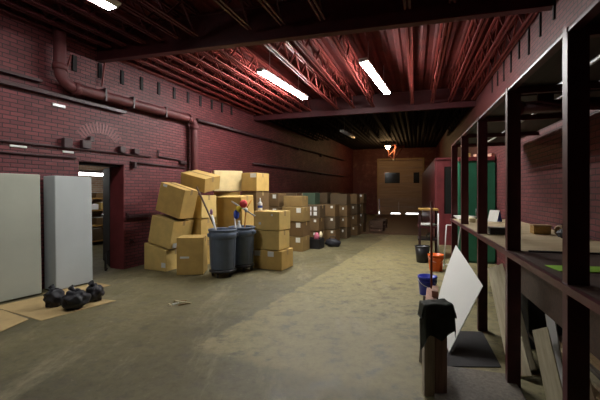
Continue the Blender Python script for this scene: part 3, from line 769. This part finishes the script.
# things on the shelf
SS = SZ
def onshelf(y, off, z=SS): v = V((fx(y), y, 0)) + nr * off; return (v.x, v.y, z)
t_ = thing('wooden_box', 'small tan wooden box on the shelf against the brick', 'box', onshelf(3.95, .64), arr)
MB().box((0, 0, .045), (.12, .16, .085), bevel=.004).build('box_body', 'yellow_wood', t_)
MB().box((0, 0, .092), (.13, .17, .012), bevel=.003).build('box_lid', 'tan_wood', t_)
t_ = thing('tape_roll', 'tan roll of tape leaning by the wooden box on the shelf', 'tape roll', onshelf(3.86, .79, SS + .052), arr + .4)
MB().lathe([(.04, -.025), (.052, -.025), (.052, .025), (.04, .025), (.04, -.025)], seg=24, closed_top=False, closed_bottom=False).build('roll', 'tan_wood', t_)
for ch in t_.children: ch.rotation_euler = (R(90), 0, 0)
t_ = thing('dark_cloth', 'dark lump of cloth on the shelf by the nearest post', 'cloth', onshelf(3.62, .80))
MB().blob((0, 0, .045), (.13, .10, .06), .25, 3, 3, 4, floor=0).build('cloth_lump', 'bag', t_)
t_ = thing('black_box', 'small black box on the pale shelf between the middle posts', 'box', onshelf(3.8, .19), arr)
MB().box((0, 0, .035), (.12, .16, .07), bevel=.006).build('box_body', 'black_plastic', t_)
MB().box((0, 0, .073), (.11, .15, .006)).build('box_lid', 'grey_metal', t_)
t_ = thing('folded_poster', 'blue and white folded card standing on the shelf', 'card', onshelf(5.42, .52), arr + R(-140))
MB().box((0, 0, .09), (.16, .006, .18), Matrix.Rotation(R(-18), 3, 'X')).build('card_front', 'paper', t_)
MB().box((0, .055, .09), (.16, .006, .18), Matrix.Rotation(R(18), 3, 'X')).build('card_back', 'blue_fluff', t_)
t_ = thing('paper_stack', 'pale stack of papers at the far end of the shelf', 'papers', onshelf(5.75, .18), arr)
for k in range(3): MB().box((.01 * k, 0, .012 + .02 * k), (.30, .22, .018), Matrix.Rotation(.2 * k, 3, 'Z')).build('paper', 'paper', t_)
t_ = thing('timber_offcut', 'pale timber offcut lying on the far shelf', 'offcut', onshelf(5.4, .2), arr)
MB().box((0, 0, .03), (.34, .09, .06), bevel=.003).build('offcut', 'pale_wood', t_)
o = MB().box((0, 0, .003), (.16, .34, .003), Matrix.Rotation(R(8), 3, 'Z')).build('green_tape', 'tape_green'); o.location = onshelf(2.1, .24); o.rotation_euler = (0, 0, arr); tag(o, 'bright green strip stuck on the dark near shelf board', 'tape')
for y, off, y2, off2, lb in ((2.62, .12, 2.66, .9, 'thin dark rod lying across the shelf at the board joint'), (2.0, .85, 2.54, .55, 'thin dark rod lying askew behind the green strip')):
    o = MB().tube([onshelf(y, off, SS + .012), onshelf(y2, off2, SS + .012)], .009, 6).build('thin_rod', 'dark'); tag(o, lb, 'rod')
# scrap boards under the shelf
def scrap(label, base, top, w, th, mat, roll=0):
    """a plank from its base centre to its top centre"""
    b, t = V(base), V(top); d = t - b; L = d.length; z = d.normalized()
    x = V((ur.x, ur.y, 0)); x = Matrix.Rotation(R(roll), 3, z) @ (x - z * x.dot(z)).normalized(); y = z.cross(x)
    m = Matrix.Translation(b) @ Matrix((x, y, z)).transposed().to_4x4()
    o = MB().hexa([(-w / 2, -th / 2, 0), (w / 2, -th / 2, 0), (w / 2, th / 2, 0), (-w / 2, th / 2, 0), (-w / 2 * .9, -th / 2, L), (w / 2, -th / 2, L * .98), (w / 2, th / 2, L * .98), (-w / 2 * .9, th / 2, L)], bevel=.002).build('scrap_board', mat)
    o.matrix_world = m; tag(o, label, 'board', 'scrap boards leaning under the shelf')
def und(y, off, z): v = V((fx(y), y, 0)) + nr * off; return (v.x, v.y, z)
scrap('pale wide plank leaning inside the rack right of the white sheet', und(2.86, .14, .009), und(3.66, .14, .74), .16, .02, 'pale_wood', 62)
scrap('second pale plank tucked behind the wide one', und(2.98, .22, .009), und(3.70, .24, .62), .14, .02, 'pale_wood', 62)
scrap('short pale board low between the rack posts', und(1.98, .12, .0), und(2.46, .14, .56), .10, .02, 'pale_wood', 55)
scrap('narrow off-white strip upright beside the second rack post', und(2.25, .22, .0), und(2.58, .24, .64), .06, .018, 'white_sheet', 50)
scrap('greyish plank upright between the pale low boards', und(1.86, .24, .0), und(2.20, .26, .44), .08, .02, 'tan_wood', 55)
# low shelf with long boards lying lengthwise
along(.4, 3.3, .60, .20, .55, .03, 'low_shelf', 'dark_wood')
def lying(label, y0, o0, z0, y1, o1, z1, w, th, mat):
    a = V(und(y0, o0, z0)); b = V(und(y1, o1, z1))
    o = MB().bar((0, 0, 0), b - a, w, th).build('long_board', mat); o.location = a; tag(o, label, 'board', 'long boards lying on the low rack shelf')
lying('long tan board at the bottom front of the lumber on the low shelf', .9, .42, .227, 3.2, .44, .227, .12, .022, 'tan_wood')
lying('long grey board at the bottom back of the lumber on the low shelf', .8, .66, .232, 3.1, .64, .232, .26, .03, 'grey_wood')
lying('tan batten lying on the tan bottom board', 1.2, .42, .252, 2.9, .45, .252, .05, .024, 'pale_wood')
lying('brown board on the grey bottom board of the lumber', 1.0, .62, .262, 2.8, .66, .262, .16, .024, 'brown_wood')
lying('pale tan board topping the lumber on the low shelf', 1.5, .60, .288, 3.05, .56, .288, .11, .024, 'tan_wood')
lying('grey plank on the very top of the lumber pile', 1.1, .66, .313, 2.5, .62, .313, .14, .022, 'grey_wood')
# plywood offcut on the floor before the rack
o = MB().box((0, 0, .02), (.62, 1.0, .025), bevel=.003).build('floor_board', 'grey_wood'); o.location = (1.27, 2.44, -.006); o.rotation_euler = (0, 0, arr - math.pi / 2); tag(o, 'grey weathered board flat on the floor between sawhorse and rack', 'board')

# white square sheet standing on one corner
SP = [V(q) for q in [(1.372, 3.222, 0.022), (1.609, 3.393, 0.269), (1.871, 3.578, 0.539), (1.892, 3.895, 0.676), (1.916, 4.299, 0.849), (1.715, 4.084, 0.613), (1.57, 3.897, 0.431), (1.421, 3.684, 0.237)]]
nv = V((-.58, -.29, .76)).normalized() * .004
sm = MB(); lo = [sm.bm.verts.new(q - nv) for q in SP]; hi = [sm.bm.verts.new(q + nv) for q in SP]
sm.bm.faces.new(lo[::-1]); sm.bm.faces.new(hi)
for i in range(len(SP)): sm.bm.faces.new((lo[i], lo[(i + 1) % len(SP)], hi[(i + 1) % len(SP)], hi[i]))
o = sm.build('white_sheet', 'white_sheet'); tag(o, 'white square sheet standing on one corner against the rack', 'sheet')

o = MB().slab([(1.16, 3.0), (1.72, 2.99), (1.95, 3.74), (1.30, 3.80)], .001, .007).build('shade_patch', 'dark'); tag(o, 'black floor patch standing in for shade under the white sheet at the rack foot', 'shade patch')  # dark sheet laid where the floor is only in shade
t_ = thing('dark_fill_bin', 'added black bin as dark fill under the rack behind the pale planks', 'bin', und(3.85, .56, 0), arr)  # bin added to darken the space under the rack
MB().hexa([(-.42, -.18, 0), (.42, -.18, 0), (.42, .18, 0), (-.42, .18, 0), (-.45, -.2, .5), (.45, -.2, .5), (.45, .2, .5), (-.45, .2, .5)], bevel=.012).build('bin_body', 'dark', t_)
MB().box((0, 0, .52), (.94, .43, .04), bevel=.01).build('bin_lid', 'dark', t_)
# ------------------------------------------------------------------ sawhorse with its rag
sw = thing('sawhorse', 'pinkish timber sawhorse by the rack with grey post legs', 'sawhorse', (1.0, 2.56, 0))
def sl(p): return p
MB().hexa([(-.09, 0, .60), (.02, 0, .60), (.175, .52, .60), (.115, .52, .60), (-.09, 0, .66), (.02, 0, .66), (.175, .52, .66), (.115, .52, .66)], bevel=.004).build('beam', 'pink_wood', sw)
MB().box((.105, .30, .688), (.05, .18, .05), Matrix.Rotation(R(-22), 3, 'Z'), bevel=.004).build('block', 'pink_wood', sw)
MB().box((-.050, .03, .30), (.078, .05, .60), bevel=.004).build('leg', 'leg_wood', sw)
MB().box((.036, .03, .30), (.088, .05, .598), bevel=.004).build('leg', 'leg_brown', sw)
MB().bar((.10, .47, .60), (.08, .52, .0), .05, .04).build('leg', 'grey_wood', sw); MB().bar((.17, .47, .60), (.19, .52, .0), .05, .04).build('leg', 'grey_wood', sw)
MB().bar((.0, .06, .2), (.13, .5, .2), .03, .07).build('stretcher', 'grey_wood', sw)
MB().tube([(.145, .49, .655), (.150, .50, 1.42)], .010, 8).build('upright_rod', 'rust', sw)
# rag: a sheet draped over the near end
rg_ = MB(); nu, nv_ = 24, 18
grid = []
for j in range(nv_ + 1):
    row = []
    for i in range(nu + 1):
        u = i / nu * 2 - 1; v = j / nv_
        half = .105
        drop = .225 - .05 * u + .025 * math.sin(7 * u + 1)          # how far the front hangs
        sx = u * .20
        over = max(0, abs(sx) - half)
        x = math.copysign(min(abs(sx), half) + over * .25, sx)
        if v < .65:                                                  # hanging over the beam's end
            k = 1 - v / .65
            y = -.05 - .012 * math.sin(11 * u + 2) * k - .02 * k + over * .5; z = .69 - drop * k
        else:
            k = (v - .65) / .35; y = -.05 + .13 * k * (1 + .3 * u); z = .69
        z -= over * (.55 + .5 * (v > .4))
        z += .008 * noise.noise(V((u * 4, v * 5, 2))); y += .008 * noise.noise(V((u * 3, v * 5, 8)))
        row.append(rg_.bm.verts.new((1.0 + x, 2.56 + y, z)))
    grid.append(row)
for j in range(nv_):
    for i in range(nu): rg_.bm.faces.new((grid[j][i], grid[j][i + 1], grid[j + 1][i + 1], grid[j + 1][i])).smooth = True
bmesh.ops.solidify(rg_.bm, geom=list(rg_.bm.faces), thickness=.008)
o = rg_.build('dark_rag', 'rag'); tag(o, 'dark greenish rag draped over the near end of the sawhorse', 'rag')

# ------------------------------------------------------------------ buckets and the cart
def bucket(loc, r, h, mat, label):
    t = thing('bucket', label, 'bucket', loc)
    MB().lathe([(r * .82, 0), (r * .84, .01), (r, h - .03), (r * 1.05, h - .03), (r * 1.05, h), (r * .95, h), (r * .80, .02)], seg=28).build('bucket_body', mat, t)
    MB().lathe([(r * .985, h - .075), (r * 1.03, h - .075), (r * 1.03, h - .06), (r * .985, h - .06)], seg=28, closed_top=False, closed_bottom=False).build('bucket_band', mat, t)
    MB().tube([(r * 1.05 * math.cos(a), -r * .9 * math.sin(a), h - .04 - .10 * math.sin(a)) for a in [k * math.pi / 10 for k in range(11)]], .004, 6).build('bail_handle', 'white_metal', t)
bucket((1.87, 5.14, 0), .13, .27, 'blue', 'blue plastic bucket on the floor beyond the sawhorse')
bucket((2.60, 6.70, 0), .14, .31, 'orange', 'orange plastic bucket on the floor below the cart')
o = thing('waste_bin', 'small black bin on the floor left of the orange bucket', 'bin', (2.62, 7.50, 0))
MB().lathe([(.12, 0), (.15, .34), (.14, .34), (.11, .02)], seg=20).build('bin_body', 'black_plastic', o)
MB().lathe([(.148, .325), (.16, .33), (.16, .35), (.148, .35)], seg=20, closed_top=False, closed_bottom=False).build('bin_rim', 'black_plastic', o)
ct = thing('utility_cart', 'dark steel cart with yellow plank top beyond the orange bucket', 'cart', (2.98, 8.15, 0), arr - math.pi / 2)
MB().box((0, 0, 1.10), (.42, .55, .04), bevel=.004).build('cart_top', 'yellow_wood', ct)
for z in (.70, .42): MB().box((-.03, 0, z), (.40, .50, .035)).build('cart_shelf', 'maroon' if z > .5 else 'black_plastic', ct)
for sx in (-1, 1):
    for sy in (-1, 1):
        MB().box((sx * .185, sy * .24, .55), (.035, .035, 1.08)).build('cart_post', 'conduit', ct)
MB().tube([(.20, -.29, .10), (.20, -.29, 1.02)], .016, 8).build('white_rail', 'white_metal', ct)
o = MB().blob((0, 0, .035), (.17, .15, .035), .4, 4, 3, 2, floor=0).build('crumpled_paper', 'paper'); o.location = (2.93, 8.05, .722); tag(o, 'crumpled white paper on the middle shelf of the cart', 'paper')
o = MB().blob((0, 0, .06), (.08, .08, .07), .3, 3, 3, 5, floor=0).build('grey_bundle', 'grey_wood'); o.location = (2.98, 8.05, .441); tag(o, 'grey bundle on the lowest shelf of the cart', 'bundle')
ts = thing('tube_stand', 'thin white tube stand between the cart and the rack end', 'stand', (2.90, 6.88, 0), arr - math.pi / 2)
MB().tube([(-.02, 0, .60 + .25), (.24, 0, .60 + .25), (.16, 0, .30), (.10, 0, .02)], .011, 8).build('stand_frame', 'white_metal', ts)
MB().tube([(-.02, 0, .85), (-.06, .05, .012)], .011, 8).build('stand_leg', 'white_metal', ts)
MB().tube([(.10, 0, .014), (.12, .3, .014), (-.06, .3, .014), (-.06, .05, .014)], .011, 8).build('stand_base', 'white_metal', ts)

# ------------------------------------------------------------------ green cabinet and red enclosure
gc = thing('green_cabinet', 'tall green cabinet beyond the far end of the rack', 'cabinet', (3.38, 7.46, 0), math.atan2(-.27, 1))
MB().box((.345, .22, 1.08), (.69, .40, 2.16), bevel=.005).build('cabinet_body', 'green', gc)
for k in (0, 1): 
    d_ = MB().box((.185 + .35 * k, .0, 1.08), (.335, .025, 2.06), bevel=.004).build('cabinet_door', 'green', gc)
    MB().tube([(.335 + .05 * k, -.03, 1.0), (.335 + .05 * k, -.03, 1.15)], .009, 8).build('door_handle', 'grey_metal', d_)
MB().box((.345, .20, 2.20), (.70, .44, .08), bevel=.005).build('cornice', 'red_paint', gc)
for k, (x, w, h, m, lb) in enumerate(((.16, .16, .09, 'card', 'small tan box on top of the green cabinet at its left'), (.42, .2, .06, 'pink_wood', 'pinkish bundle on top of the green cabinet'), (.64, .09, .07, 'pink_wood', 'small pinkish box on top of the green cabinet'))):
    o = MB().box((0, 0, h / 2), (w, .12, h), Matrix.Rotation(.3 * k, 3, 'Z'), bevel=.006).build('small_box', m)
    o.matrix_world = gc.matrix_basis @ Matrix.Translation((x, .1, 2.241)); tag(o, lb, 'box')
# red enclosure, end wall with a dark window, long side wall
en = MB()
en.bar((3.90, 10.0, 1.21), (6.56, 18.7, 1.21), .08, 2.42); struct(en.build('wall_enclosure', 'red_paint'))
e0, e1 = V((3.90, 10.0, 0)), V((4.93, 9.72, 0)); ue = (e1 - e0).normalized()
EW = Matrix.Translation(e0) @ Matrix.Rotation(math.atan2(ue.y, ue.x), 4, 'Z')
m = MB(); m.box((.10, 0, 1.21), (.20, .07, 2.42)); m.box((.62, 0, .44), (.88, .07, .88)); m.box((.62, 0, 2.32), (.88, .07, .2)); m.box((.92, 0, 1.6), (.28, .07, 1.3)); m.box((.52, -.02, 2.44), (1.1, .14, .06))
o = m.build('wall_enclosure_end', 'red_paint'); o.matrix_world = EW; struct(o)
o = MB().box((.49, .01, 1.55), (.60, .02, 1.36)).build('window_1', 'glass_dark'); o.matrix_world = EW; struct(o)
struct(MB().slab([(3.86, 10.0), (4.95, 9.7), (7.60, 18.5), (6.52, 18.7)], 2.42, 2.46).build('ceiling_enclosure', 'maroon'))
# big capped pipe high on the right wall
cpa, cpb = V(und(2.92, .13, 2.19)), V(und(2.92, .98, 2.19)); cpd = (cpb - cpa).normalized()
t_ = thing('capped_pipe', 'thick dark red capped pipe hung crosswise under the rack top behind the second post', 'pipe', cpa)
MB().tube([(0, 0, 0), cpb - cpa], .05, 16).build('pipe_run', 'maroon', t_)
MB().tube([cpd * -.02, cpd * .03], .06, 16).build('end_flange', 'red_paint', t_)
for k in (.2, .7): MB().box(cpd * k + V((0, 0, .035)), (.02, .11, .15), rm).build('hanger_strap', 'conduit', t_)

# ------------------------------------------------------------------ camera, world, view
cam = bpy.data.cameras.new('camera'); co = bpy.data.objects.new('camera', cam); COL.objects.link(co)
co.location = (0, 0, 1.5); co.rotation_euler = (R(90), 0, 0)
cam.sensor_fit = 'HORIZONTAL'; cam.sensor_width = 36; cam.lens = 21; cam.shift_y = -8 / 600
cam.clip_start = .05; cam.clip_end = 200
S.camera = co
w = bpy.data.worlds.new('world'); S.world = w; w.use_nodes = True
w.node_tree.nodes['Background'].inputs[0].default_value = (.5, .55, .65, 1); w.node_tree.nodes['Background'].inputs[1].default_value = .05
S.view_settings.view_transform = 'Standard'; S.view_settings.look = 'None'; S.view_settings.gamma = 1
S.view_settings.use_curve_mapping = False; S.view_settings.exposure = 0
S.cycles.max_bounces = 8; S.cycles.diffuse_bounces = 1
S.cycles.use_denoising = True
